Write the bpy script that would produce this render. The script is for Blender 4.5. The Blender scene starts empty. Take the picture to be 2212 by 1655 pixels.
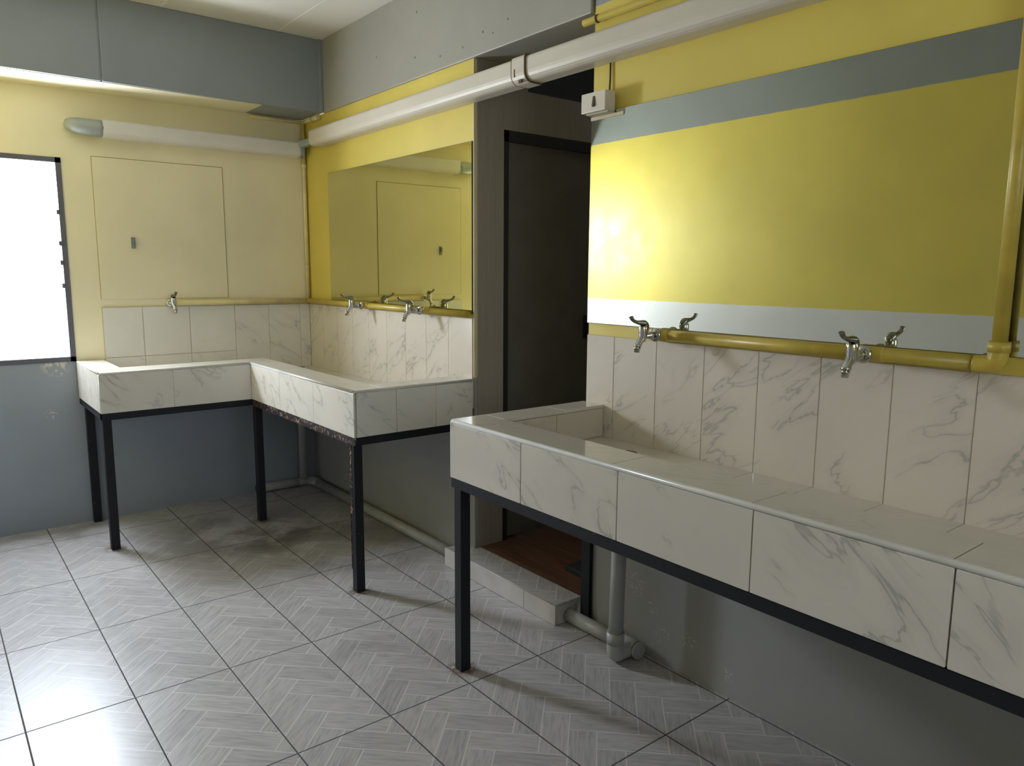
import bpy, bmesh, math, random
from mathutils import Vector, Matrix
random.seed(7)
C = bpy.context.scene.collection
SC = bpy.context.scene

# ------------------------------------------------------------------ node helpers
class N:
    """tiny expression wrapper around math nodes"""
    def __init__(s, nt, sock): s.nt, s.s = nt, sock
    def _op(s, op, *o):
        n = s.nt.nodes.new('ShaderNodeMath'); n.operation = op
        for i, a in enumerate((s,) + o):
            if isinstance(a, N): s.nt.links.new(a.s, n.inputs[i])
            else: n.inputs[i].default_value = a
        return N(s.nt, n.outputs[0])
    def __add__(s, o): return s._op('ADD', o)
    def __sub__(s, o): return s._op('SUBTRACT', o)
    def __mul__(s, o): return s._op('MULTIPLY', o)
    def __truediv__(s, o): return s._op('DIVIDE', o)
    def __radd__(s, o): return s._op('ADD', o)
    def __rmul__(s, o): return s._op('MULTIPLY', o)
    def __rsub__(s, o): return (s * -1.0) + o
    def floor(s): return s._op('FLOOR')
    def fract(s): return s._op('FRACT')
    def abs(s): return s._op('ABSOLUTE')
    def mn(s, o): return s._op('MINIMUM', o)
    def mx(s, o): return s._op('MAXIMUM', o)
    def lt(s, o): return s._op('LESS_THAN', o)
    def gt(s, o): return s._op('GREATER_THAN', o)
    def smooth(s, a, b, lo=0.0, hi=1.0):
        n = s.nt.nodes.new('ShaderNodeMapRange'); n.interpolation_type = 'SMOOTHSTEP'
        s.nt.links.new(s.s, n.inputs[0])
        for i, v in enumerate((a, b, lo, hi)): n.inputs[1 + i].default_value = v
        return N(s.nt, n.outputs[0])

class M:
    """material builder"""
    def __init__(s, name):
        s.m = bpy.data.materials.new(name); s.m.use_nodes = True
        s.nt = s.m.node_tree; s.b = s.nt.nodes['Principled BSDF']
    def pos(s):
        g = s.nt.nodes.new('ShaderNodeNewGeometry')
        x = s.nt.nodes.new('ShaderNodeSeparateXYZ'); s.nt.links.new(g.outputs['Position'], x.inputs[0])
        return [N(s.nt, o) for o in x.outputs]
    def vec(s, x, y, z):
        c = s.nt.nodes.new('ShaderNodeCombineXYZ')
        for i, a in enumerate((x, y, z)):
            if isinstance(a, N): s.nt.links.new(a.s, c.inputs[i])
            else: c.inputs[i].default_value = a
        return c.outputs[0]
    def noise(s, v, scale, detail=3, rough=.5, dist=0.0):
        n = s.nt.nodes.new('ShaderNodeTexNoise'); n.inputs['Scale'].default_value = scale
        n.inputs['Detail'].default_value = detail; n.inputs['Roughness'].default_value = rough
        n.inputs['Distortion'].default_value = dist
        s.nt.links.new(v, n.inputs['Vector']); return N(s.nt, n.outputs[0])
    def mix(s, f, a, b):
        n = s.nt.nodes.new('ShaderNodeMix'); n.data_type = 'RGBA'; n.clamp_factor = True
        for i, v in ((0, f), (6, a), (7, b)):
            if isinstance(v, N): s.nt.links.new(v.s, n.inputs[i])
            elif hasattr(v, 'links'): s.nt.links.new(v, n.inputs[i])
            elif i == 0: n.inputs[0].default_value = v
            else: n.inputs[i].default_value = (*v, 1)
        return n.outputs[2]
    def scale(s, col, f):
        n = s.nt.nodes.new('ShaderNodeVectorMath'); n.operation = 'SCALE'
        s.nt.links.new(col, n.inputs[0])
        if isinstance(f, N): s.nt.links.new(f.s, n.inputs['Scale'])
        else: n.inputs['Scale'].default_value = f
        return n.outputs[0]
    def color(s, c):
        if hasattr(c, 'links'): s.nt.links.new(c, s.b.inputs['Base Color'])
        else: s.b.inputs['Base Color'].default_value = (*c, 1)
    def rough(s, r):
        if isinstance(r, N): s.nt.links.new(r.s, s.b.inputs['Roughness'])
        else: s.b.inputs['Roughness'].default_value = r
    def bump(s, h, strength=.2, dist=.002):
        n = s.nt.nodes.new('ShaderNodeBump'); n.inputs['Strength'].default_value = strength
        n.inputs['Distance'].default_value = dist
        s.nt.links.new(h.s, n.inputs['Height']); s.nt.links.new(n.outputs[0], s.b.inputs['Normal'])

def plain(name, col, rough=.5, metal=0.0, var=.06, scale=9.0, bump=0.0):
    m = M(name); p = m.pos(); v = m.vec(*p)
    n = m.noise(v, scale, 4)
    base = m.mix(0.0, col, col)
    m.color(m.scale(base, n.smooth(.3, .7, 1 - var, 1 + var)))
    m.rough(rough); m.b.inputs['Metallic'].default_value = metal
    if bump: m.bump(m.noise(v, 160, 3), bump, .001)
    return m.m

# colours (linear)
YEL = (.62, .50, .10); HAZE_YEL = (.755, .70, .515); GREY = (.262, .275, .29); HAZE_GREY = (.26, .295, .345); WARMG = (.30, .298, .290)  # left wall: yellow paled and lower grey blued, window haze painted in

def paint(name, bands, rough=.45, spots=(), patch=None):
    """wall paint in horizontal bands: bands = [(colour, z_top), ...] bottom to top"""
    m = M(name); x, y, z = m.pos(); v = m.vec(x, y, z)
    wob = (m.noise(v, 14, 4) - .5) * .008
    zz = z + wob
    col = m.mix(0.0, bands[0][0], bands[0][0])
    for i in range(1, len(bands)):
        col = m.mix(zz.smooth(bands[i-1][1] - .0015, bands[i-1][1] + .0015), col, bands[i][0])
    if patch:                                           # old coat showing through below the window
        for (a, b, c, r) in patch:
            d = ((x-a)*(x-a) + (y-b)*(y-b) + (z-c)*(z-c))
            f = d.smooth(r*r*.1, r*r, 1, 0) * m.noise(v, 38, 5, .7).smooth(.50, .56)
            col = m.mix(f * .55, col, HAZE_YEL)
    for (a, b, c, r) in spots:                          # flaked spots
        d = ((x-a)*(x-a) + (y-b)*(y-b) + (z-c)*(z-c))
        f = d.smooth(r*r*.05, r*r, 1, 0) * m.noise(v, 90, 6, .75).smooth(.55, .62)
        col = m.mix(f, col, (.58, .57, .54))
    big = m.noise(v, 1.7, 4).smooth(.3, .7, .93, 1.06)
    m.color(m.scale(col, big))
    m.rough(m.noise(v, 6, 3).smooth(.3, .7, rough - .06, rough + .08))
    m.bump(m.noise(v, 3.2, 3) * 3.0 + m.noise(v, 120, 2) * .12, .10, .004)
    return m.m

def marble(name, axis, slant=1.0, veins=1.0, base=(.69, .672, .645), rough=.16):
    """glazed tile with grey veins; axis = 'x','y' wall normal or 'z' flat; per-tile offset from attribute"""
    m = M(name); x, y, z = m.pos()
    at = m.nt.nodes.new('ShaderNodeAttribute'); at.attribute_name = 'tile'
    t = N(m.nt, at.outputs['Fac'])
    u, w = {'x': (y, z), 'y': (x, z), 'z': (x, y)}[axis]
    a = u * .78 + w * (.62 * slant); b = u * (-.62 * slant) + w * .78     # a runs along the vein
    v = m.vec(a * 2.6 + t * 37.0, b * 8.0, t * 19.0)
    n1 = m.noise(v, 1.15, 4, .52, .45)
    msk = m.noise(m.vec(a * 2.4 + t * 11.0, b * 2.9, t * 7.0 + 3.0), 1.9, 3)
    d = (n1 - .5).abs()
    thin = d.smooth(.0, .016, 1, 0) * msk.smooth(.41, .57)
    soft = d.smooth(.0, .10, 1, 0) * msk.smooth(.40, .64)
    f = (thin * .33 + soft * .12) * veins
    col = m.mix(f, base, (.20, .20, .20))
    m.color(m.scale(col, m.noise(m.vec(x, y, z), 2.2, 3).smooth(.3, .7, .95, 1.04)))
    m.rough(rough); m.b.inputs['IOR'].default_value = 1.5
    return m.m

def floor_mat(name, light=1.0, yshift=0.0, joints=True):
    m = M(name); x, y, z = m.pos()
    W = .08485; nn = 2.5
    u = ((x + y) * (.70711 / W)) - (1.8289 / W)
    w = ((y - x) * (.70711 / W)) + (2.5677 / W)
    mm = ((u + w) / (2 * nn)).floor()
    k = ((w - mm * nn).floor()) * -1.0
    hx = u - k - mm * nn; hy = w - mm * nn + k
    isH = hx.lt(nn) * hx.gt(0.0)
    m2 = ((u + w + nn) / (2 * nn)).floor()
    k2 = (u - m2 * nn).floor()
    vx = u - k2 - m2 * nn; vy = w - m2 * nn + k2 + nn       # vx 0..1, vy 0..nn
    inv = isH * -1.0 + 1.0
    eH = hx.mn(nn - hx).mn(hy).mn(1.0 - hy); eV = vx.mn(1.0 - vx).mn(vy).mn(nn - vy)
    e = isH * eH + inv * eV
    along = isH * hx + inv * vy; across = isH * hy + inv * vx
    pid = isH * (k * 3.17 + mm * 7.31) + inv * (k2 * 5.73 + m2 * 2.91 + 40.0)
    grain = m.noise(m.vec(along * .9 + pid, across * 9.0, pid * 1.7), 1.1, 5, .6)
    shade = m.noise(m.vec(pid * 3.7, pid * 1.3, 1.0), 1.0, 0).smooth(.25, .75, .92, 1.06)
    v = m.vec(x, y, z)
    c = m.mix(grain.smooth(.30, .62), (.305, .295, .304), (.415, .402, .412))
    c = m.scale(c, shade)
    c = m.mix(e.smooth(.012, .035, .8, 0), c, (.58, .565, .57))
    if joints:
        jx = ((x - .31) / .6 + .5).fract() - .5; jy = ((y + .31 + yshift) / .3043 + .5).fract() - .5
        dj = (jx.abs() * .6).mn(jy.abs() * .3043)
        jf = dj.smooth(.0016, .0030, 1, 0)
        c = m.mix(jf, c, (.05, .047, .045))
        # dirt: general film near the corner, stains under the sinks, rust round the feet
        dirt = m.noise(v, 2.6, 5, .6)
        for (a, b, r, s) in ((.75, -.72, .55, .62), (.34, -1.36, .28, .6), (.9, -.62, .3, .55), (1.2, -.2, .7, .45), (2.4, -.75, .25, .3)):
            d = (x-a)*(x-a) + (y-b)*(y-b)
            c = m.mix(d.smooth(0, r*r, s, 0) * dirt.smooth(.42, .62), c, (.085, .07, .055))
        for (a, b) in ((2.615, -.575), (1.801, -.561), (.613, -.554), (.60, -1.296)):
            d = (x-a)*(x-a) + (y-b)*(y-b)
            c = m.mix(d.smooth(.0004, .0045, .85, 0) * m.noise(v, 45, 4).smooth(.38, .55), c, (.13, .062, .035))
        fleck = m.noise(v, 26, 2).smooth(.76, .79) * m.noise(v, 2.2, 2).smooth(.5, .62)
        c = m.mix(fleck * .8, c, (.06, .045, .035))
        m.bump(jf * -1.0, .3, .001)
        m.rough(m.noise(v, 1.3, 2).smooth(.3, .7, .29, .35) + jf * .5)
    else: m.rough(.32)
    m.color(m.scale(c, light))
    return m.m

def steel(name, rust=-.06):
    m = M(name); x, y, z = m.pos(); v = m.vec(x, y, z)
    n = m.noise(v, 42, 6, .65)
    c = m.mix(n.smooth(.60 - rust, .66 - rust), (.008, .009, .014), (.115, .05, .03))
    if rust > 0: c = m.mix(m.noise(v, 60, 5).smooth(.56, .62), c, (.30, .21, .15))
    m.color(c); m.rough(.55); m.b.inputs['Specular IOR Level'].default_value = .3; m.bump(n, .2, .001)
    return m.m

def wood(name):
    m = M(name); x, y, z = m.pos()
    j = (y / .09).floor()
    g = m.noise(m.vec(x * 1.6 + j * 3.1, y * 26.0, j), 1.6, 5, .6)
    c = m.mix(g.smooth(.3, .7), (.07, .034, .022), (.155, .076, .050))
    e = (y / .09).fract(); c = m.mix(e.mn(1.0 - e).smooth(0, .03, .7, 0), c, (.02, .01, .006))
    m.color(c); m.rough(.4); return m.m

def panelboard(name):
    m = M(name); x, y, z = m.pos()
    g = m.noise(m.vec(x * 60.0, y * 60.0, z * 1.4), 1.5, 4, .6)
    m.color(m.mix(g.smooth(.3, .7), (.255, .228, .205), (.285, .258, .235))); m.rough(.5); return m.m

def ceil_mat(name):
    m = M(name); x, y, z = m.pos(); v = m.vec(x, y, z)
    jy = (((y + .26) / .61 + .5).fract() - .5).abs() * .61
    jx = (((x - 1.22) / 1.22 + .5).fract() - .5).abs() * 1.22
    f = jy.smooth(.004, .007, 1, 0).mx(jx.smooth(.002, .004, .0, 0))
    c = m.mix(f, (.72, .69, .63), (.84, .82, .76))
    m.color(m.scale(c, m.noise(v, 1.5, 3).smooth(.3, .7, .96, 1.03))); m.rough(.6); m.bump(f, .4, .003)
    return m.m

MAT = {}
MAT['floor'] = floor_mat('grey_herringbone_tile')
MAT['step_top'] = floor_mat('step_tile', 1.05, joints=False)
MAT['step_face'] = plain('pale_step_tile', (.50, .47, .45), .3, 0, .10, 6)
MAT['ceiling'] = ceil_mat('ceiling_board')
MAT['wall_left'] = paint('hazed_yellow_over_grey', [(HAZE_GREY, .897), (HAZE_YEL, 9)], .42,
                         spots=((.06, -1.30, .80, .05), (.06, -1.46, .62, .04)),
                         patch=((.06, -1.42, .895, .085), (.06, -1.30, .885, .06)))
MAT['wall_right'] = paint('yellow_over_grey', [(WARMG, .905), (YEL, 2.325), (GREY, 9)], .48,
                          spots=((2.885, .01, .255, .06), (3.02, .01, .105, .045), (3.14, .01, .125, .045), (2.97, .01, .19, .03), (3.3, .01, .08, .03)))
MAT['wall_near'] = paint('yellow_grey_band', [(HAZE_GREY, .2), ((.62, .61, .60), 1.185), (YEL, 2.345), ((.25, .262, .245), 9)], .5)
MAT['wall_near'].node_tree.nodes['Principled BSDF'].inputs['Specular IOR Level'].default_value = .33
MAT['wall_plain'] = paint('yellow_rear', [(GREY, .8), (YEL, 2.3), (GREY, 9)], .5)
MAT['beam'] = paint('grey_beam', [((.255, .282, .312), 9)], .45)
def specks(m_):
    nt = m_.node_tree; h = M.__new__(M); h.m = m_; h.nt = nt; h.b = nt.nodes['Principled BSDF']
    x, y, z = h.pos(); lk = h.b.inputs['Base Color'].links[0]; c = lk.from_socket
    for (a, q, rr) in ((1.95, 2.39, .007), (2.12, 2.40, .006), (1.80, 2.36, .006), (1.40, 2.40, .007), (1.42, 2.60, .007), (2.30, 2.47, .007), (2.02, 2.37, .005), (1.02, 2.48, .006), (2.42, 2.62, .008), (1.62, 2.36, .006)):
        d = (x-a)*(x-a) + (z-q)*(z-q)
        c = h.mix(d.smooth(rr*rr*.3, rr*rr, .85, 0), c, (.05, .045, .04))
    h.color(c); return m_
MAT['beam_warm'] = paint('warm_grey_beam', [((.315, .305, .275), 9)], .45)
specks(MAT['beam_warm'])
MAT['hazed_under'] = paint('hazed_yellow_soffit', [(HAZE_YEL, 9)], .5)
MAT['partition'] = panelboard('brown_grey_laminate')
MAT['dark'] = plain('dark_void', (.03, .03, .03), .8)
MAT['door'] = plain('charcoal_door', (.115, .109, .101), .5)
MAT['frame_black'] = plain('black_door_frame', (.012, .012, .014), .5)
MAT['wood'] = wood('brown_plank_floor')
MAT['marb_y'] = marble('marble_tile_wall', 'y', 1.0, 1.15, (.60, .55, .49))
MAT['marb_yf'] = marble('marble_tile_front', 'y', -1.0, 1.15, (.62, .585, .545))
MAT['marb_x_lit'] = marble('marble_tile_side_lit', 'x', -1.0, .9)  # same tile, light and haze near the window put into a brighter base
MAT['marb_z'] = marble('marble_tile_rim', 'z', 1.0, .35, (.55, .52, .46), .09)
MAT['marb_in_shade'] = marble('marble_tile_inner_shaded', 'x', -1.0, .7, (.50, .45, .37))  # same tile darkened, shade of the inner ends put into its colour
MAT['white_tile'] = marble('plain_white_tile', 'x', 1.0, .12, (.70, .69, .68))
MAT['grout'] = plain('cement_grout', (.50, .46, .40), .8)
MAT['steel'] = steel('black_angle_steel'); MAT['rusty'] = steel('rusty_angle_steel', .075)
MAT['chrome'] = plain('chrome', (.50, .50, .49), .12, 1.0, .02)
MAT['chrome_dark'] = plain('worn_chrome', (.24, .235, .22), .2, 1.0, .05)
MAT['pipe_yel'] = plain('yellow_painted_pipe', (.47, .355, .055), .38, 0, .10, 14)
MAT['pipe_cream'] = plain('cream_painted_pipe', (.66, .575, .31), .4, 0, .08, 14)
MAT['pipe_grey'] = plain('grey_plastic_pipe', (.33, .335, .325), .38, 0, .06, 12)
MAT['nosing'] = plain('tile_edge_trim', (.56, .56, .55), .25)
MAT['duct'] = plain('ivory_plastic_duct', (.58, .535, .47), .36, 0, .04, 4)
MAT['duct_white'] = plain('white_plastic_duct', (.68, .665, .675), .36, 0, .04, 4)
MAT['duct_grey'] = plain('bluegrey_plastic', (.30, .335, .35), .45)
MAT['crack'] = plain('dark_crack', (.10, .065, .035), .8)
MAT['ivory'] = plain('ivory_switch_plastic', (.62, .58, .52), .35)
MAT['cable'] = plain('brown_cable', (.05, .03, .02), .6)
MAT['win_frame'] = plain('bloom_paled_window_frame', (.10, .10, .135), .5)  # frame colour paled and blued to carry the window's bloom
MAT['catch'] = plain('grey_metal_catch', (.22, .235, .24), .45, .6)
MAT['panel'] = paint('hazed_yellow_panel', [(tuple(c * .98 for c in HAZE_YEL), 9)], .42)
MAT['panel_gap_shade'] = plain('panel_gap', (.30, .235, .10), .8)
MAT['trimcream'] = plain('cream_edge_trim', (.55, .49, .33), .5)
MAT['mat'] = plain('dark_rubber', (.02, .022, .028), .6)

def mirror_mat(name, tint):
    m = M(name); m.color(tint); m.b.inputs['Metallic'].default_value = 1.0; m.rough(.012)
    return m.m
MAT['mirror'] = mirror_mat('mirror_silver', (.82, .84, .75)); MAT['mirror_tinted'] = mirror_mat('yellow_tinted_mirror_silver', (.80, .76, .38))  # left mirror tinted yellow to deepen its reflection of the paled wall
MAT['mirror_edge'] = plain('mirror_edge', (.06, .07, .055), .3)
def glass_mat():
    m = bpy.data.materials.new('window_pane_glass'); m.use_nodes = True; nt = m.node_tree
    for n in list(nt.nodes): nt.nodes.remove(n)
    o = nt.nodes.new('ShaderNodeOutputMaterial'); t = nt.nodes.new('ShaderNodeBsdfTransparent'); g = nt.nodes.new('ShaderNodeBsdfGlossy')
    g.inputs['Roughness'].default_value = .05; t.inputs['Color'].default_value = (.97, .98, .98, 1)
    f = nt.nodes.new('ShaderNodeMixShader'); f.inputs[0].default_value = .06
    nt.links.new(t.outputs[0], f.inputs[1]); nt.links.new(g.outputs[0], f.inputs[2]); nt.links.new(f.outputs[0], o.inputs[0])
    return m
MAT['glass'] = glass_mat()

# ------------------------------------------------------------------ mesh helpers (all in world coordinates)
class B:
    def __init__(s): s.bm = bmesh.new(); s.mi = 0; s.lay = None
    def _new(s, nf0):
        s.bm.faces.ensure_lookup_table()
        for f in s.bm.faces[nf0:]: f.material_index = s.mi
    def mat(s, i): s.mi = i; return s
    def _join(s, t, smooth=False, tile=None):
        me = bpy.data.meshes.new('t'); t.to_mesh(me); t.free()
        n0 = len(s.bm.faces); s.bm.from_mesh(me); bpy.data.meshes.remove(me)
        s.bm.faces.ensure_lookup_table()
        for f in s.bm.faces[n0:]:
            f.material_index = s.mi; f.smooth = smooth
            if tile is not None:
                if s.lay is None:
                    s.lay = s.bm.faces.layers.float.new('tile')
                    s.bm.faces.ensure_lookup_table(); f = None; break
                f[s.lay] = tile
        if tile is not None:
            s.bm.faces.ensure_lookup_table()
            for f in s.bm.faces[n0:]: f[s.lay] = tile
        return s
    def box(s, x0, x1, y0, y1, z0, z1, bev=0.0, seg=2, tile=None):
        t = bmesh.new(); bmesh.ops.create_cube(t, size=1)
        bmesh.ops.scale(t, vec=(abs(x1-x0), abs(y1-y0), abs(z1-z0)), verts=t.verts)
        bmesh.ops.translate(t, vec=((x0+x1)/2, (y0+y1)/2, (z0+z1)/2), verts=t.verts)
        if bev: bmesh.ops.bevel(t, geom=t.edges[:], offset=bev, segments=seg, affect='EDGES', profile=.6)
        return s._join(t, False, tile)
    def sweep(s, pts, rad, seg=16, smooth=3, caps=True, squash=None):
        """tube through pts; rad number or per-point list; squash=(axis vector, factor)"""
        P = [Vector(p) for p in pts]; Rr = list(rad) if hasattr(rad, '__len__') else [rad] * len(P)
        if smooth and len(P) > 2:
            Q, S2 = [], []
            for i in range(len(P) - 1):
                p0, p1, p2, p3 = P[max(i-1, 0)], P[i], P[i+1], P[min(i+2, len(P)-1)]
                for k in range(smooth):
                    u = k / smooth
                    Q.append(.5 * ((2*p1) + (p2-p0)*u + (2*p0-5*p1+4*p2-p3)*u*u + (3*p1-p0-3*p2+p3)*u**3)); S2.append(Rr[i]*(1-u) + Rr[i+1]*u)
            Q.append(P[-1]); S2.append(Rr[-1]); P, Rr = Q, S2
        t = bmesh.new(); rings = []; up = None
        for i, p in enumerate(P):
            d = (P[min(i+1, len(P)-1)] - P[max(i-1, 0)]).normalized()
            if up is None:
                up = Vector((0, 0, 1)) if abs(d.z) < .9 else Vector((1, 0, 0))
            a = (up - d * up.dot(d)).normalized(); b = d.cross(a); up = a
            ring = []
            for k in range(seg):
                th = 2*math.pi*k/seg; o = (a*math.cos(th) + b*math.sin(th)) * Rr[i]
                if squash: ax = Vector(squash[0]); o += ax * (o.dot(ax) * (squash[1]-1))
                ring.append(t.verts.new(p + o))
            rings.append(ring)
        for r0, r1 in zip(rings, rings[1:]):
            for k in range(seg): t.faces.new((r0[k], r0[(k+1) % seg], r1[(k+1) % seg], r1[k]))
        if caps: t.faces.new(rings[0][::-1]); t.faces.new(rings[-1])
        bmesh.ops.recalc_face_normals(t, faces=t.faces[:])
        s._join(t, True); s.bm.faces.ensure_lookup_table()
        for f in s.bm.faces[-2:]: 
            if len(f.verts) > 4: f.smooth = False
        return s
    def prof(s, prof, p0, p1, side, up=(0, 0, 1), smooth=True):
        """extrude a closed 2D profile [(side, up)] from p0 to p1"""
        p0, p1, side, up = Vector(p0), Vector(p1), Vector(side), Vector(up); t = bmesh.new()
        a = [t.verts.new(p0 + side*u + up*v) for u, v in prof]; b = [t.verts.new(p1 + side*u + up*v) for u, v in prof]
        n = len(prof)
        for k in range(n): t.faces.new((a[k], a[(k+1) % n], b[(k+1) % n], b[k]))
        t.faces.new(a[::-1]); t.faces.new(b); bmesh.ops.recalc_face_normals(t, faces=t.faces[:])
        s._join(t, False); return s
    def tiles(s, axis, at, th, us, vs, gap=.0022, bev=.0012, rnd=True):
        """grid of separate glazed tiles; axis = normal ('x','y','z'); at = face plane, th = signed thickness behind it"""
        for i in range(len(us)-1):
            for j in range(len(vs)-1):
                a0, a1, b0, b1 = us[i]+gap/2, us[i+1]-gap/2, vs[j]+gap/2, vs[j+1]-gap/2
                w0, w1 = sorted((at, at+th)); tid = random.random() if rnd else .37
                if axis == 'y': s.box(a0, a1, w0, w1, b0, b1, bev, 2, tid)
                elif axis == 'x': s.box(w0, w1, a0, a1, b0, b1, bev, 2, tid)
                else: s.box(a0, a1, b0, b1, w0, w1, bev, 2, tid)
        return s
    def done(s, name, mats, parent=None):
        me = bpy.data.meshes.new(name)
        bmesh.ops.recalc_face_normals(s.bm, faces=s.bm.faces[:])
        s.bm.to_mesh(me); s.bm.free()
        for m in (mats if isinstance(mats, (list, tuple)) else [mats]): me.materials.append(MAT[m])
        o = bpy.data.objects.new(name, me); C.objects.link(o)
        if parent is not None:
            base = Vector((0, 0, 0)); q = parent
            while q is not None: base += q.location; q = q.parent
            me.transform(Matrix.Translation(-base)); o.parent = parent
        return o

def thing(name, label, cat, loc, group=None, kind=None):
    o = bpy.data.objects.new(name, None); C.objects.link(o); o.location = loc; o.empty_display_size = .1
    if kind: o['kind'] = kind
    else:
        o['label'] = label; o['category'] = cat
        if group: o['group'] = group
    return o
def tag(o, label, cat, group=None):
    o['label'] = label; o['category'] = cat
    if group: o['group'] = group
    return o
def struct(o): o['kind'] = 'structure'; return o

# ------------------------------------------------------------------ dimensions
LX = .06            # left wall face
RY = .01            # right wall face
CZ = 2.71           # ceiling
NY = -2.18          # near wall face
RX = 5.9            # rear wall face
OX0, OX1 = 1.873, 2.613   # passage opening in the right wall
WY0, WY1, WZ0, WZ1 = -1.97, -1.325, .897, 1.957   # window in left wall

# floor / ceiling
struct(B().box(-.2, RX+.2, NY-.2, .02, -.12, 0).done('floor', 'floor'))
struct(B().box(OX0-.3, OX1+.4, .036, 2.0, -.06, .085).done('floor_passage', 'wood'))
struct(B().box(-.2, RX+.2, NY-.2, 2.1, CZ, CZ+.1).done('ceiling', 'ceiling'))

# left wall (with window opening)
b = B(); x0 = LX-.16
b.box(x0, LX, WY1, .32, 0, CZ).box(x0, LX, NY-.2, WY0, 0, CZ).box(x0, LX, WY0, WY1, 0, WZ0).box(x0, LX, WY0, WY1, WZ1, CZ)
struct(b.done('wall_left', 'wall_left'))
# right wall
b = B()
b.box(LX, OX0-.001, RY, .165, 0, 2.303).box(LX, OX0-.07, .165, .31, 0, 2.303).box(OX1, RX+.2, RY, .31, 0, CZ)
struct(b.done('wall_right', 'wall_right'))
# near wall (behind the viewer, seen in the mirrors) and rear wall with an added, unseen window for fill light
struct(B().box(-.1, RX+.2, NY-.16, NY, 0, CZ).done('wall_near', 'wall_near'))
b = B(); V0, V1, U0, U1 = -2.0, -.75, 1.0, 2.1
b.box(RX, RX+.16, V1, .31, 0, CZ).box(RX, RX+.16, NY-.16, V0, 0, CZ).box(RX, RX+.16, V0, V1, 0, U0).box(RX, RX+.16, V0, V1, U1, CZ)
struct(b.done('wall_rear', 'wall_plain'))
# passage shell
b = B()
b.box(OX0, OX0+.003, RY+.012, .172, .0, 2.303).box(OX0, OX0+.003, .172, .31, 2.02, 2.303)
b.box(OX0-.06, OX0+.002, .31, .98, 2.02, 2.205).box(OX0-.06, OX0+.002, .98, 1.9, .0, 2.205)
struct(b.done('wall_passage_left', 'partition'))
struct(B().box(OX1+.02, OX1+.1, .31, 1.98, 0, CZ).done('wall_passage_right', 'partition'))
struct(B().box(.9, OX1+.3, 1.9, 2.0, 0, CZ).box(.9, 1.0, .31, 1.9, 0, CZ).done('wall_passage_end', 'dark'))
struct(B().box(OX0-.001, OX0+.0045, RY-.007, RY+.012, .905, 2.30, .001).done('trim_1', 'trimcream'))

# beams
b = B()
b.box(LX, .36, NY, -1.165, 2.305, CZ, .006).box(LX, .36, -1.160, .0, 2.305, CZ, .006).box(LX+.01, .354, -1.17, -1.155, 2.31, CZ)
b.mat(1).box(LX, .345, NY, -.36, 2.3025, 2.306)
struct(b.done('trim_2', ['beam', 'hazed_under']))
struct(B().box(.352, .372, -.022, -.004, 2.307, CZ, .003).done('trim_3', 'beam'))
b = B().box(.36, 2.602, RY-.011, .31, 2.303, CZ, .005)
struct(b.done('trim_4', 'beam_warm'))

# door in the passage's left wall
d = thing('door_1', '', '', (OX0, .17, .085), kind='structure')
b = B().box(OX0-.05, OX0+.006, .172, .198, .085, 2.02).box(OX0-.05, OX0+.006, .955, .981, .085, 2.02).box(OX0-.05, OX0+.006, .172, .981, 1.972, 2.022)
b.done('door_frame', 'frame_black', d)
lf = B().box(OX0-.045, OX0-.012, .198, .955, .095, 1.972).done('door_leaf', 'door', d)
hd = B().box(OX0-.012, OX0-.004, .70, .73, 1.05, 1.17, .003).sweep([(OX0-.004, .715, 1.14), (OX0+.03, .715, 1.14), (OX0+.035, .66, 1.14)], .008, 8).done('door_handle', 'frame_black', lf)

# window
w = thing('window_1', '', '', (LX, (WY0+WY1)/2, WZ0), kind='structure')
b = B(); a, e, fw = LX-.05, LX+.004, .026
b.box(a, e, WY1-fw, WY1, WZ0, WZ1).box(a, e, WY0, WY0+fw, WZ0, WZ1).box(a, e, WY0, WY1, WZ0, WZ0+fw).box(a, e, WY0, WY1, WZ1-fw, WZ1)
for zc in (1.30, 1.42, 1.52, 1.68): b.box(a+.01, e+.004, WY1-fw-.012, WY1-fw+.004, zc-.012, zc+.012, .003)
b.done('window_frame', 'win_frame', w)
B().box(LX-.03, LX-.026, WY0+fw, WY1-fw, WZ0+fw, WZ1-fw).done('window_pane', 'glass', w)
w = thing('fill_window', '', '', (RX, (V0+V1)/2, U0), kind='structure')  # unseen window, added to carry the rear fill
b = B().box(RX+.02, RX+.07, V0, V0+.04, U0, U1).box(RX+.02, RX+.07, V1-.04, V1, U0, U1).box(RX+.02, RX+.07, V0, V1, U0, U0+.04).box(RX+.02, RX+.07, V0, V1, U1-.04, U1)
b.done('window_frame', 'win_frame', w)  # frame of the added, unseen fill window
B().box(RX+.04, RX+.044, V0+.04, V1-.04, U0+.04, U1-.04).done('window_pane', 'glass', w)

# ------------------------------------------------------------------ backsplashes
TL = LX + .015
o = thing('backsplash', 'white and veined tile backsplash on the left wall behind left sink', 'backsplash', (LX, -.6, .76))
b = B(); ys = [-1.185, -.985, -.735, -.475]
b.tiles('x', TL, -.011, ys, [.905, 1.181], .004).done('white_tiles', 'white_tile', o)
b = B(); b.tiles('x', TL, -.011, [-.475, -.268, -.067, .0], [.765, 1.178], .0018)
b.tiles('x', TL, -.011, [-1.185, -.985, -.735, -.475], [.765, .905], .0018).done('veined_tiles', 'marb_x_lit', o)
B().box(LX+.0006, TL-.003, -1.186, .0, .76, 1.179).done('grout', 'grout', o)
o = thing('backsplash', 'veined marble tile backsplash below the smaller mirror', 'backsplash', (1, RY, .76))
xs = [TL, .27, .47, .67, .87, 1.07, 1.27, 1.47, 1.67, 1.866]
B().tiles('y', 0, .008, xs, [.765, 1.178], .0016).done('veined_tiles', 'marb_y', o)
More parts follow.
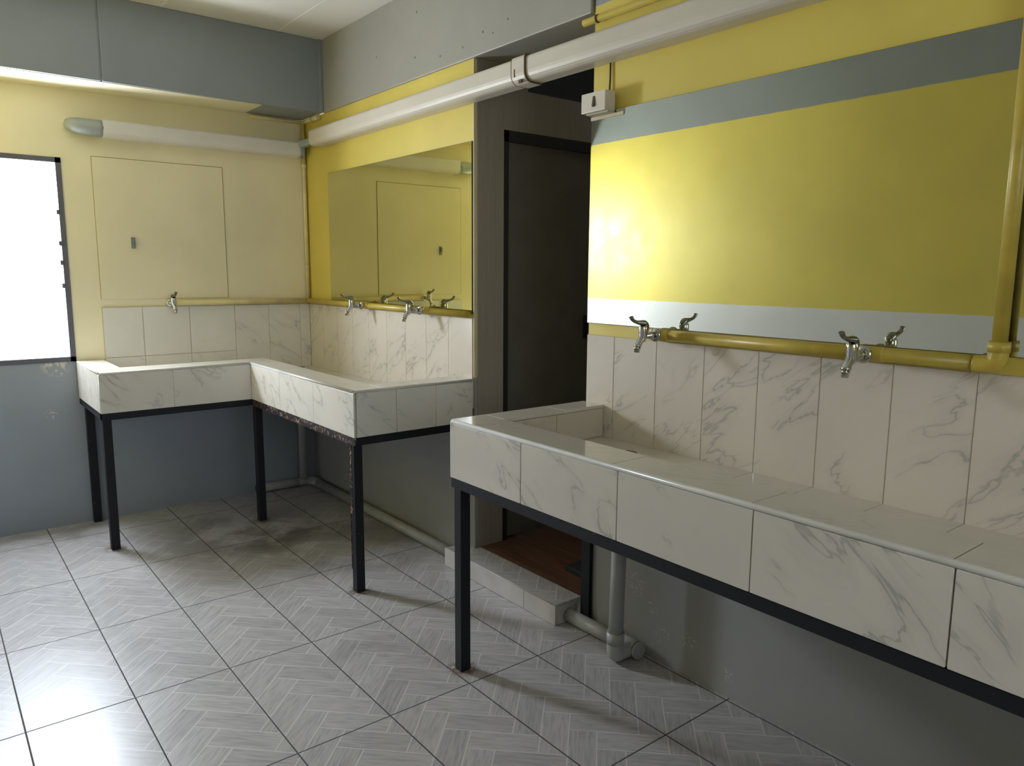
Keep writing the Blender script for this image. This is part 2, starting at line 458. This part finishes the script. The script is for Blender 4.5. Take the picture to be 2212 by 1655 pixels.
B().box(TL, 1.864, .002, RY-.0006, .76, 1.177).done('grout', 'grout', o)
o = thing('backsplash', 'veined marble tile backsplash below the larger mirror', 'backsplash', (3.6, RY, .76))
xs = [2.615] + [2.757 + .2*i for i in range(13)]
B().tiles('y', 0, .008, xs, [.765, 1.157], .0028).done('veined_tiles', 'marb_y', o)
B().box(2.617, xs[-1], .002, RY-.0006, .76, 1.156).done('grout', 'grout', o)

# ------------------------------------------------------------------ mirrors
o = thing('mirror', 'smaller frameless wall mirror between the room corner and the doorway', 'mirror', (1.13, RY, 1.2))
B().box(.395, 1.863, .0, .006, 1.2, 1.955).done('mirror_glass', 'mirror_tinted', o)
B().box(.3935, 1.8645, .0012, RY-.0006, 1.1985, 1.9565).done('mirror_backing', 'mirror_edge', o)
o = thing('mirror', 'larger frameless wall mirror above the long right sink', 'mirror', (3.7, RY, 1.2))
B().box(2.6145, 5.0, .0, .006, 1.201, 1.953).done('mirror_glass', 'mirror', o)
B().box(2.6140, 5.001, .0012, RY-.0006, 1.2, 1.954).done('mirror_backing', 'mirror_edge', o)

# ------------------------------------------------------------------ sinks
RIM, BOT, FL = .90, .70, .78
def leg(x, y, top, parent, mat='steel', w=.02):
    B().box(x-w, x+w, y-w, y+w, 0, top, .002, 1).done('leg', mat, parent)

# long sink on the right
X0, X1, YF = 2.600, 5.2, -.615
s = thing('trough_sink', 'long marble-tiled trough sink under the larger mirror on black steel legs', 'sink', (3.9, -.3, 0))
fx = [X0, 2.977, 3.369, 3.766, 4.167, 4.565, 4.965, X1]
b = B().tiles('y', YF, .010, fx, [BOT, RIM-.012], .0035, .0015)
b.done('front_tiles', 'marb_yf', s)
B().tiles('x', X0, .010, [YF+.012, -.40, -.20, -.001], [BOT, RIM-.012], .003).done('end_tiles', 'marb_x_lit', s)
B().tiles('x', X1, -.010, [YF+.012, -.40, -.20, .0], [BOT, RIM-.012], .003).done('end_tiles', 'marb_x_lit', s)
# rim tiles with rounded bright nosing
b = B()
rx = [X0, 2.74, 3.343, 3.757, 4.160, 4.56, 4.96, X1]
b.tiles('z', RIM, -.012, rx, [YF+.006, -.470], .0025, .0015)
b.tiles('z', RIM, -.012, [X0+.006, 2.712], [-.470, -.20, .0], .0025, .0015).tiles('z', RIM, -.012, [X1-.13, X1-.006], [-.47, -.2, .0], .0025, .0015)
b.done('rim_tiles', 'marb_z', s)
b = B().sweep([(X0+.007, YF+.006, RIM-.007), (X1-.007, YF+.006, RIM-.007)], .0072, 10, 0)
b.sweep([(X0+.006, YF+.007, RIM-.007), (X0+.006, -.002, RIM-.007)], .0072, 10, 0).sweep([(X0+.006, YF+.006, BOT+.002), (X0+.006, YF+.006, RIM-.006)], .006, 10, 0)
b.done('edge_nosing', 'nosing', s)
b = B()     # inner walls and floor
b.tiles('y', -.470, -.010, [2.712, 3.1, 3.5, 3.9, 4.3, 4.7, X1-.13], [FL, RIM-.012], .002)
b.done('inner_front_tiles', 'marb_yf', s)
B().tiles('x', 2.712, -.010, [-.47, -.235, -.001], [FL, RIM-.012], .002).done('inner_end_tiles', 'marb_in_shade', s)
B().tiles('x', X1-.13, .010, [-.47, -.235, -.001], [FL, RIM-.012], .002).done('inner_end_tiles', 'marb_in_shade', s)
B().tiles('z', FL, -.012, [2.712, 2.957, 3.357, 3.557, 3.757, 3.957, 4.157, 4.357, 4.757, X1-.13], [-.47, -.235, .0], .002, .001).done('basin_floor', 'marb_z', s)
B().box(X0+.009, X1-.009, YF+.009, -.482, BOT+.002, RIM-.011).box(X0+.009, 2.702, -.482, -.001, BOT+.002, RIM-.011).box(X1-.12, X1-.009, -.482, -.001, BOT+.002, RIM-.011).box(2.70, X1-.12, -.482, -.001, BOT+.002, FL-.011).done('basin_body', 'grout', s)
dr = B().sweep([(2.95, -.12, FL-.002), (2.95, -.12, FL+.002)], .030, 20, 0).done('drain', 'chrome_dark', s)
B().sweep([(2.95, -.12, FL+.002), (2.95, -.12, FL+.0025)], .021, 16, 0).done('drain_hole', 'crack', dr)
b = B().box(X0+.002, X1, YF+.004, YF+.044, BOT-.034, BOT-.001, .001, 1).box(X0+.004, X0+.044, YF+.044, -.012, BOT-.034, BOT-.001).box(X0+.004, X1, -.05, -.012, BOT-.034, BOT-.001)
b.done('support_frame', 'steel', s)
leg(2.616, -.576, BOT-.03, s); B().box(2.616, 2.664, -.0085, RY-.0008, 0, BOT-.034, .001, 1).done('leg', 'steel', s); leg(X1-.03, -.576, BOT-.03, s); leg(X1-.03, -.032, BOT-.03, s)

# L-shaped sink in the corner
Y0 = -1.328; XA = .668; YR = -.602; XE = 1.870
s = thing('corner_sink', 'L-shaped white tiled corner sink on black steel legs beside window', 'sink', (.9, -.5, 0))
B().tiles('x', XA, -.010, [Y0+.001, -.993, YR], [BOT, RIM-.012], .0008).done('front_tiles', 'marb_x_lit', s)
b = B().tiles('y', YR, .010, [XA, 1.067, 1.467, XE], [BOT, RIM-.012], .0016).done('side_tiles', 'marb_yf', s)
b = B().tiles('y', Y0, .010, [TL, .37, XA-.011], [BOT, RIM-.012], .0016)
b.done('side_tiles', 'marb_yf', s)
B().tiles('x', XE, -.010, [YR+.012, -.40, -.20, .0], [BOT, RIM-.012], .0016).done('end_tiles', 'marb_x_lit', s)
b = B()
b.tiles('z', RIM, -.012, [TL, .28, .505], [Y0+.006, -1.20], .0015).tiles('z', RIM, -.012, [.505, XA-.006], [Y0+.006, -1.0, YR, -.465], .0015)
b.tiles('z', RIM, -.012, [XA-.006, 1.07, 1.47, XE-.006], [YR+.006, -.465], .0015).tiles('z', RIM, -.012, [1.745, XE-.006], [-.465, -.29, .0], .0015)
b.done('rim_tiles', 'marb_z', s)
b = B().sweep([(TL+.001, Y0+.006, RIM-.007), (XA-.006, Y0+.006, RIM-.007)], .0072, 10, 0).sweep([(XA-.006, Y0+.006, RIM-.007), (XA-.006, YR+.006, RIM-.007)], .0072, 10, 0)
b.sweep([(XA-.006, YR+.006, RIM-.007), (XE-.006, YR+.006, RIM-.007)], .0072, 10, 0).sweep([(XE-.006, YR+.006, RIM-.007), (XE-.006, -.001, RIM-.007)], .0072, 10, 0)
b.sweep([(XA-.006, Y0+.006, BOT+.002), (XA-.006, Y0+.006, RIM-.007)], .006, 10, 0).sweep([(XE-.006, YR+.006, BOT+.002), (XE-.006, YR+.006, RIM-.007)], .006, 10, 0)
b.done('edge_nosing', 'nosing', s)
b = B().tiles('x', .505, .010, [-1.20, -.8, -.465], [FL, RIM-.012], .0015).done('inner_tiles', 'marb_x_lit', s)
b = B().tiles('x', 1.745, .010, [-.465, -.23, 0], [FL, RIM-.012], .0015)
b.done('inner_tiles', 'marb_x_lit', s)
B().tiles('y', -.465, -.010, [.505, .9, 1.3, 1.745], [FL, RIM-.012], .0015).done('inner_side_tiles', 'marb_yf', s)
B().tiles('y', -1.20, -.010, [TL, .505], [FL, RIM-.012], .0015).done('inner_side_tiles', 'marb_yf', s)
b = B().tiles('z', FL, -.012, [TL, .29, .505], [-1.20, -.8, -.465], .0015).tiles('z', FL, -.012, [TL, .3, .5, .9, 1.3, 1.745], [-.465, -.23, 0], .0015)
b.done('basin_floor', 'marb_z', s)
b = B().box(TL+.001, XA-.009, Y0+.009, -1.211, BOT+.002, RIM-.011).box(.516, XA-.009, -1.211, -.476, BOT+.002, RIM-.011).box(.516, XE-.009, YR+.009, -.476, BOT+.002, RIM-.011)
b.box(1.756, XE-.009, -.476, -.001, BOT+.002, RIM-.011).box(TL+.001, .516, -1.211, -.001, BOT+.002, FL-.011).box(.516, 1.756, -.476, -.001, BOT+.002, FL-.011)
b.done('basin_body', 'grout', s)
b = B().sweep([(.12, -.10, FL-.002), (.12, -.10, FL+.002)], .030, 20, 0).done('drain', 'chrome_dark', s)
b = B().box(XA-.044, XA-.003, Y0+.004, YR+.012, BOT-.034, BOT-.001).box(LX+.001, XA-.004, Y0+.004, Y0+.04, BOT-.034, BOT-.001).box(LX+.001, LX+.025, Y0+.004, 0, BOT-.034, BOT-.001)
b.box(XE-.044, XE-.003, YR+.01, RY-.001, BOT-.034, BOT-.001)
b.mat(1).box(XA-.004, XE-.004, YR+.003, YR+.043, BOT-.036, BOT-.001, .002, 2)
b.done('support_frame', ['steel', 'rusty'], s)
leg(1.801, -.562, BOT-.03, s, 'steel'); leg(.613, -.555, BOT-.03, s); leg(.602, -1.296, BOT-.03, s); leg(LX+.022, -1.285, BOT-.03, s)
B().box(1.7795, 1.782, -.584, -.560, .10, BOT-.03, .0008, 1).box(1.779, 1.8, -.5835, -.581, .35, BOT-.03, .0008, 1).done('rust_streak', 'rusty', s)

# ------------------------------------------------------------------ taps
def make_tap():
    """built at the origin, outlet towards -Y"""
    t = thing('water_tap', '', 'tap', (0, 0, 0), 'chrome lever taps above the sinks')
    b = B()
    prof = [(.0, .0235), (-.003, .0235), (-.007, .020), (-.010, .012)]
    b.sweep([(0, y, 0) for y, r in prof], [r for y, r in prof], 24, 0).done('wall_flange', 'chrome', t)
    b = B()
    b.sweep([(0, -.004, 0), (0, -.016, 0), (0, -.018, 0), (0, -.028, 0), (0, -.030, 0), (0, -.064, -.003)], [.0110, .0110, .0132, .0132, .0095, .0100], 14, 0)
    b.sweep([(0, -.066, -.020), (0, -.064, -.012), (0, -.062, .0), (0, -.061, .014), (0, -.0615, .026), (0, -.064, .034)],
            [.0090, .0122, .0140, .0152, .0150, .0125], 18, 3)
    b.done('tap_body', 'chrome', t)
    b = B().sweep([(0, -.064, -.006), (0, -.073, -.016), (0, -.081, -.026), (0, -.086, -.035)], [.0122, .0112, .0104, .0104], 14, 3)
    b.sweep([(0, -.0855, -.028), (0, -.0865, -.035), (0, -.0868, -.0355), (0, -.0872, -.039)], [.0132, .0132, .0100, .0100], 14, 0)
    b.sweep([(0, -.0872, -.038), (0, -.0880, -.042), (0, -.0882, -.0425), (0, -.0890, -.054)], [.0116, .0116, .0098, .0090], 14, 0).done('spout', 'chrome', t)
    b = B().sweep([(0, -.047, .002), (0, -.0445, .018), (0, -.0475, .033), (0, -.060, .0415), (0, -.076, .0435), (0, -.096, .0465), (0, -.112, .053), (0, -.121, .063)],
                  [.0042, .0055, .0085, .0105, .0082, .0056, .0052, .0062], 14, 4, True, ((1, 0, 0), 1.35))
    b.done('lever_handle', 'chrome_dark', t)
    return t
def copy_tree(o):
    c = o.copy(); C.objects.link(c)
    for ch in list(o.children):
        k = ch.copy(); C.objects.link(k); k.parent = c
    return c
tap0 = make_tap()
spots = [((2.988, -.045, 1.182), 0, 'chrome lever tap over the far end of the long right sink'),
         ((3.697, -.045, 1.180), 0, 'chrome lever tap nearest the viewer over the long right sink'),
         ((.868, -.042, 1.199), 0, 'chrome lever tap below the smaller mirror, nearer the room corner'),
         ((1.482, -.042, 1.199), 0, 'chrome lever tap below the smaller mirror, nearer the doorway'),
         ((LX+.046, -.842, 1.200), math.pi/2, 'chrome tap on the left wall at the pipe end near window')]
for i, (loc, rz, lab) in enumerate(spots):
    t = tap0 if i == 0 else copy_tree(tap0)
    t.location = loc; t.rotation_euler = (0, 0, rz); t['label'] = lab

# ------------------------------------------------------------------ yellow supply pipes
pz = 1.181; pr = .0168; py = -.026
o = thing('water_pipe', 'yellow painted water pipe with riser below the larger mirror', 'pipe', (3.5, RY, 1.18))
b = B().sweep([(2.985, py, pz), (3.985, py, pz)], pr, 20, 0); b.done('horizontal_pipe', 'pipe_yel', o)
for xa, xb in ((2.955, 3.035), (3.655, 3.745)):
    B().sweep([(xa, py, pz), (xa+.006, py, pz), (xb-.006, py, pz), (xb, py, pz)], [.018, .0205, .0205, .018], 20, 0).done('tap_fitting', 'pipe_yel', o)
EX = 4.003; ey = -.026
b = B().sweep([(EX-.048, ey, pz), (EX-.03, ey, pz), (EX-.010, ey, pz+.004), (EX-.002, ey, pz+.014), (EX, ey, pz+.032), (EX, ey, pz+.05)], .0215, 20, 4)
b.sweep([(EX, ey, pz+.03), (EX, ey, pz+.055)], .0235, 20, 0).done('elbow', 'pipe_yel', o)
B().sweep([(EX, ey, pz+.04), (EX, ey, 2.10)], .0165, 20, 0).done('riser', 'pipe_yel', o)

qz = 1.199; cx = LX + .030; cy = RY - .034
o = thing('water_pipe', 'yellow painted water pipe around the corner under the smaller mirror', 'pipe', (.1, -.02, 1.2))
B().sweep([(cx, -.858, qz), (cx, cy, qz)], .0155, 18, 0).done('left_run', 'pipe_cream', o)
B().sweep([(cx, cy, qz), (1.866, cy, qz-.003)], .0155, 18, 0).done('right_run', 'pipe_yel', o)
for xa, xb in ((.855, .93), (1.467, 1.56)):
    B().sweep([(xa, cy, qz), (xa+.006, cy, qz), (xb-.006, cy, qz), (xb, cy, qz)], [.017, .0192, .0192, .017], 18, 0).done('tap_fitting', 'pipe_yel', o)
rx_, ry_ = LX + .019, RY - .019
B().sweep([(rx_, ry_, qz), (rx_, ry_, 2.285)], .0115, 16, 0).done('riser', 'pipe_cream', o)
for z in (1.40, 2.02): B().sweep([(rx_, ry_, z), (rx_, ry_, z+.02)], .015, 16, 0).done('pipe_clip', 'pipe_cream', o)
b = B().sweep([(LX+.016, -.335, 2.288), (LX+.016, ry_, 2.288)], .0105, 14, 0)
b.sweep([(rx_, ry_, 2.288), (.24, ry_, 2.288)], .0105, 14, 0).sweep([(.22, ry_, 2.288), (.31, ry_, 2.290)], .017, 14, 0)
b.done('top_branch', 'pipe_cream', o)

o = thing('conduit', 'thin yellow conduit clipped high on the yellow wall above the ivory duct', 'conduit', (3.5, RY, 2.27))
B().sweep([(2.575, -.008, 2.273), (5.2, -.008, 2.273)], .0125, 16, 0).done('conduit_tube', 'pipe_yel', o)
B().sweep([(2.640, -.008, 2.273), (2.648, -.008, 2.273)], .0145, 16, 0).done('conduit_clip', 'crack', o)

# ------------------------------------------------------------------ wall ducts (large plastic downpipes)
def rrect(d, z0, z1, r, n=5):
    """rounded profile (depth from wall 0..d, z) ; rounded on the room side"""
    P = [(0, z0)]
    for (cx_, cz_, a0) in ((d-r, z0+r, -90), (d-r*.45, z1-r*.45, 0)):
        rr = r if a0 else r*.45
        for k in range(n+1):
            t = math.radians(a0 + 90*k/n); P.append((cx_+rr*math.cos(t), cz_+rr*math.sin(t)))
    P.append((0, z1)); return P
o = thing('wall_duct', 'long ivory plastic duct along the yellow wall over mirrors and doorway', 'duct', (2.5, RY, 2.11))
B().prof(rrect(.082, 2.115, 2.207, .034), (.315, RY-.004, 0), (5.3, RY-.004, 0), (0, -1, 0)).done('duct_channel', 'duct', o)
jc = B().prof(rrect(.088, 2.110, 2.212, .036), (2.245, RY-.003, 0), (2.325, RY-.003, 0), (0, -1, 0)).done('joint_collar', 'duct', o)
b = B().prof(rrect(.0888, 2.1093, 2.2128, .036), (2.243, RY-.003, 0), (2.2455, RY-.003, 0), (0, -1, 0)).prof(rrect(.0895, 2.109, 2.2135, .036), (2.324, RY-.003, 0), (2.329, RY-.003, 0), (0, -1, 0))
b.box(2.262, 2.268, RY-.0925, RY-.089, 2.135, 2.165, .001, 1).box(2.285, 2.305, RY-.088, RY-.08, 2.110, 2.122, .001, 1)
b.done('collar_crack', 'crack', jc)  # dark crack lines around the collar, built as thin rings

o = thing('wall_duct', 'short white plastic duct with grey ends over the left wall', 'duct', (LX, -.6, 2.07))
B().prof(rrect(.082, 2.074, 2.162, .030), (LX, -1.13, 0), (LX, -.053, 0), (1, 0, 0)).done('duct_channel', 'duct_white', o)
b = B()
b.sweep([(LX+.040, -1.128, 2.118), (LX+.040, -1.20, 2.119), (LX+.034, -1.238, 2.122), (LX+.022, -1.262, 2.125), (LX+.008, -1.274, 2.127)], [.043, .043, .041, .037, .033], 20, 3)
b.done('end_elbow', 'duct_grey', o)
b = B().box(LX+.005, .150, -.056, -.030, 2.080, 2.150, .004).box(LX+.02, .335, -.066, -.024, 2.128, 2.166, .006)
b.done('grey_connector', 'duct_grey', o)

# ------------------------------------------------------------------ switch box
o = thing('switch_box', 'ivory light switch box by the doorway under the ivory duct', 'switch', (2.67, RY, 1.94))
B().box(2.614, 2.733, -.052, -.002, 1.947, 2.014, .003).done('box', 'ivory', o)
b = B().box(2.6145, 2.775, -.004, RY, 1.930, 1.942, .001, 1).box(2.628, 2.735, -.04, -.004, 1.9415, 1.9465, .001, 1)
b.done('back_plate', 'trimcream', o)
b = B().prof([(0, 0), (.0, .036), (.014, .036)], (2.674, -.0525, 1.962), (2.674, -.0525, 1.962001), (0, 1, 0)) if False else B()
t = bmesh.new()
vs = [t.verts.new(v) for v in ((2.672, -.052, 1.964), (2.684, -.052, 1.964), (2.684, -.052, 2.0), (2.672, -.052, 2.0), (2.672, -.0575, 1.966), (2.684, -.0575, 1.966))]
for f in ((0, 1, 5, 4), (4, 5, 2, 3), (0, 4, 3), (1, 2, 5), (0, 3, 2, 1)): t.faces.new([vs[i] for i in f])
b._join(t); b.done('rocker', 'cable', o)
B().sweep([(2.700, .004, 2.118), (2.701, .003, 2.06), (2.700, .001, 2.012)], .0032, 8, 2).done('cable', 'cable', o)

# ------------------------------------------------------------------ access panel with catch
o = thing('access_panel', 'flush painted panel on the left wall with small grey catch', 'panel', (LX, -.84, 1.2))
B().box(LX+.0006, LX+.0038, -1.182, -.506, 1.225, 1.977, .001, 1).done('panel_board', 'panel', o)
B().box(LX+.0006, LX+.0014, -1.185, -.503, 1.225, 1.980).done('panel_gap_line', 'panel_gap_shade', o)  # dark sheet edge drawn in for the thin shadow gap round the panel
b = B().box(LX+.0035, LX+.010, -1.017, -.996, 1.502, 1.562, .002).box(LX+.010, LX+.022, -1.013, -1.000, 1.522, 1.552, .003)
b.done('catch', 'catch', o)

# ------------------------------------------------------------------ drain pipes
fz = .029; fr = .027; fy = -.036
o = thing('drain_pipe', 'grey plastic drain pipe beside the doorway step under the right sink', 'drain pipe', (2.9, -.08, 0))
B().sweep([(2.915, -.12, .05), (2.926, -.12, BOT-.001)], .0265, 20, 0).done('standpipe', 'pipe_grey', o)
b = B().sweep([(2.915, -.12, .10), (2.915, -.12, .055), (2.915, -.113, .034), (2.915, -.098, .0325), (2.915, -.035, .0325)], .0305, 20, 4)
b.sweep([(2.915, -.12, .075), (2.915, -.12, .118)], .0318, 20, 0).done('elbow', 'pipe_grey', o)
B().sweep([(2.577, fy, fz), (2.90, fy, fz)], fr, 20, 0).done('floor_run', 'pipe_grey', o)
b = B().sweep([(2.86, fy, .0325), (2.958, fy, .0325)], .0315, 20, 0)
b.mat(1).sweep([(2.942, fy, .0325), (2.946, fy, .0325)], .0325, 20, 0).done('tee', ['pipe_grey', 'crack'], o)
o = thing('drain_pipe', 'grey plastic drain pipe along the floor under the corner sink', 'drain pipe', (.12, -.06, 0))
B().sweep([(LX+.062, -.10, .05), (LX+.062, -.10, BOT-.001)], .0265, 18, 0).done('standpipe', 'pipe_grey', o)
B().sweep([(LX+.04, -.40, fz), (LX+.04, -.06, fz)], fr, 18, 0).sweep([(LX+.04, -.40, fz), (LX+.04, -.36, fz)], .030, 18, 0).done('left_floor_run', 'pipe_grey', o)
b = B().sweep([(LX+.04, -.13, fz), (LX+.04, -.07, fz), (LX+.055, -.045, fz), (LX+.08, fy, fz), (LX+.15, fy, fz)], .0285, 18, 4).done('elbow', 'pipe_grey', o)
B().sweep([(LX+.12, fy, fz), (1.785, fy, fz)], fr, 18, 0).done('right_floor_run', 'pipe_grey', o)

# ------------------------------------------------------------------ door step and the dark slab behind it
o = thing('door_step', 'low grey tiled step in front of the dark doorway', 'step', (2.18, -.05, 0))
SX0, SX1, SY = 1.787, 2.576, -.106
b = B().box(SX0+.003, SX1-.003, SY+.003, RY-.001, 0, .082).box(OX0+.004, SX1-.001, RY-.001, .034, 0, .082); b.done('step_body', 'grout', o)
b = B().box(SX0+.001, SX1-.001, SY+.004, RY-.002, .078, .0865, .0015).box(OX0+.009, SX1-.001, RY-.002, .0355, .078, .0865, .0015); b.done('tread', 'step_top', o)
b = B()
b.box(SX0, 2.380, SY, SY+.010, .001, .083, .0015).box(2.382, SX1, SY, SY+.010, .001, .083, .0015).box(SX0, SX0+.008, SY+.011, RY-.003, .001, .077, .001).box(SX1-.008, SX1, SY+.011, RY-.003, .001, .077, .001)
b.sweep([(SX0+.002, SY+.003, .0835), (SX1-.002, SY+.003, .0835)], .0034, 8, 0)
b.done('riser_tiles', 'step_face', o)
tag(B().box(2.335, 2.60, .165, .265, .085, .110, .004).done('rubber_slab', 'mat'), 'dark rubber slab lying on brown wooden floor behind the step', 'slab')

# ------------------------------------------------------------------ camera
R = ((0.6217871267704248, 0.7831619405187807, 0.00617607524546469),
     (-0.11917400954303983, 0.08681766601866965, 0.9890703960368578),
     (-0.7740660982319374, 0.6157272673756853, -0.14731465567979368))
cam = bpy.data.cameras.new('camera'); co = bpy.data.objects.new('camera', cam); C.objects.link(co)
m3 = Matrix(((R[0][0], R[1][0], -R[2][0]), (R[0][1], R[1][1], -R[2][1]), (R[0][2], R[1][2], -R[2][2])))
co.matrix_world = Matrix.Translation((4.655402, -1.984488, 1.389792)) @ m3.to_4x4()
cam.sensor_fit = 'HORIZONTAL'; cam.sensor_width = 36.0; cam.lens = 1620.1 / 2212 * 36.0
cam.clip_start = .02; cam.clip_end = 60
SC.camera = co

# ------------------------------------------------------------------ light: overcast daylight through the left window, plus added unseen fills
wd = bpy.data.worlds.new('overcast'); SC.world = wd; wd.use_nodes = True
wd.node_tree.nodes['Background'].inputs[0].default_value = (.86, .93, 1.0, 1); wd.node_tree.nodes['Background'].inputs[1].default_value = 6.0
def area(name, loc, rot, sx, sy, power, col):
    l = bpy.data.lights.new(name, 'AREA'); l.shape = 'RECTANGLE'; l.size = sx; l.size_y = sy; l.energy = power; l.color = col
    o = bpy.data.objects.new(name, l); C.objects.link(o); o.location = loc; o.rotation_euler = rot; return o
area('daylight_left', (LX-.14, (WY0+WY1)/2, (WZ0+WZ1)/2), (0, -math.pi/2, 0), WZ1-WZ0, WY1-WY0, 20, (.83, .91, 1.04))
area('daylight_sky', (LX-.09, -1.53, 1.66), (0, -math.pi/2 + .05, 0), .34, .26, 58, (.86, .92, 1.02))
area('passage_fill', (2.2, 1.35, 2.6), (0, 0, 0), .3, .3, 1.2, (1.0, .95, .9))  # unseen fill added to brighten the passage
area('rear_fill', (RX+.14, (V0+V1)/2, (U0+U1)/2), (0, math.pi/2, 0), U1-U0, V1-V0, .5, (1.0, .95, .88))  # weak fill added behind the camera

SC.cycles.use_denoising = True
try: SC.cycles.denoiser = 'OPENIMAGEDENOISE'
except Exception: pass
SC.cycles.use_adaptive_sampling = True; SC.cycles.adaptive_threshold = .02
SC.cycles.max_bounces = 9; SC.cycles.diffuse_bounces = 6; SC.cycles.glossy_bounces = 6; SC.cycles.transparent_max_bounces = 8
SC.cycles.sample_clamp_indirect = 6.0
SC.cycles.caustics_reflective = False; SC.cycles.caustics_refractive = False
SC.view_settings.view_transform = 'Standard'; SC.view_settings.look = 'None'; SC.view_settings.exposure = -0.02
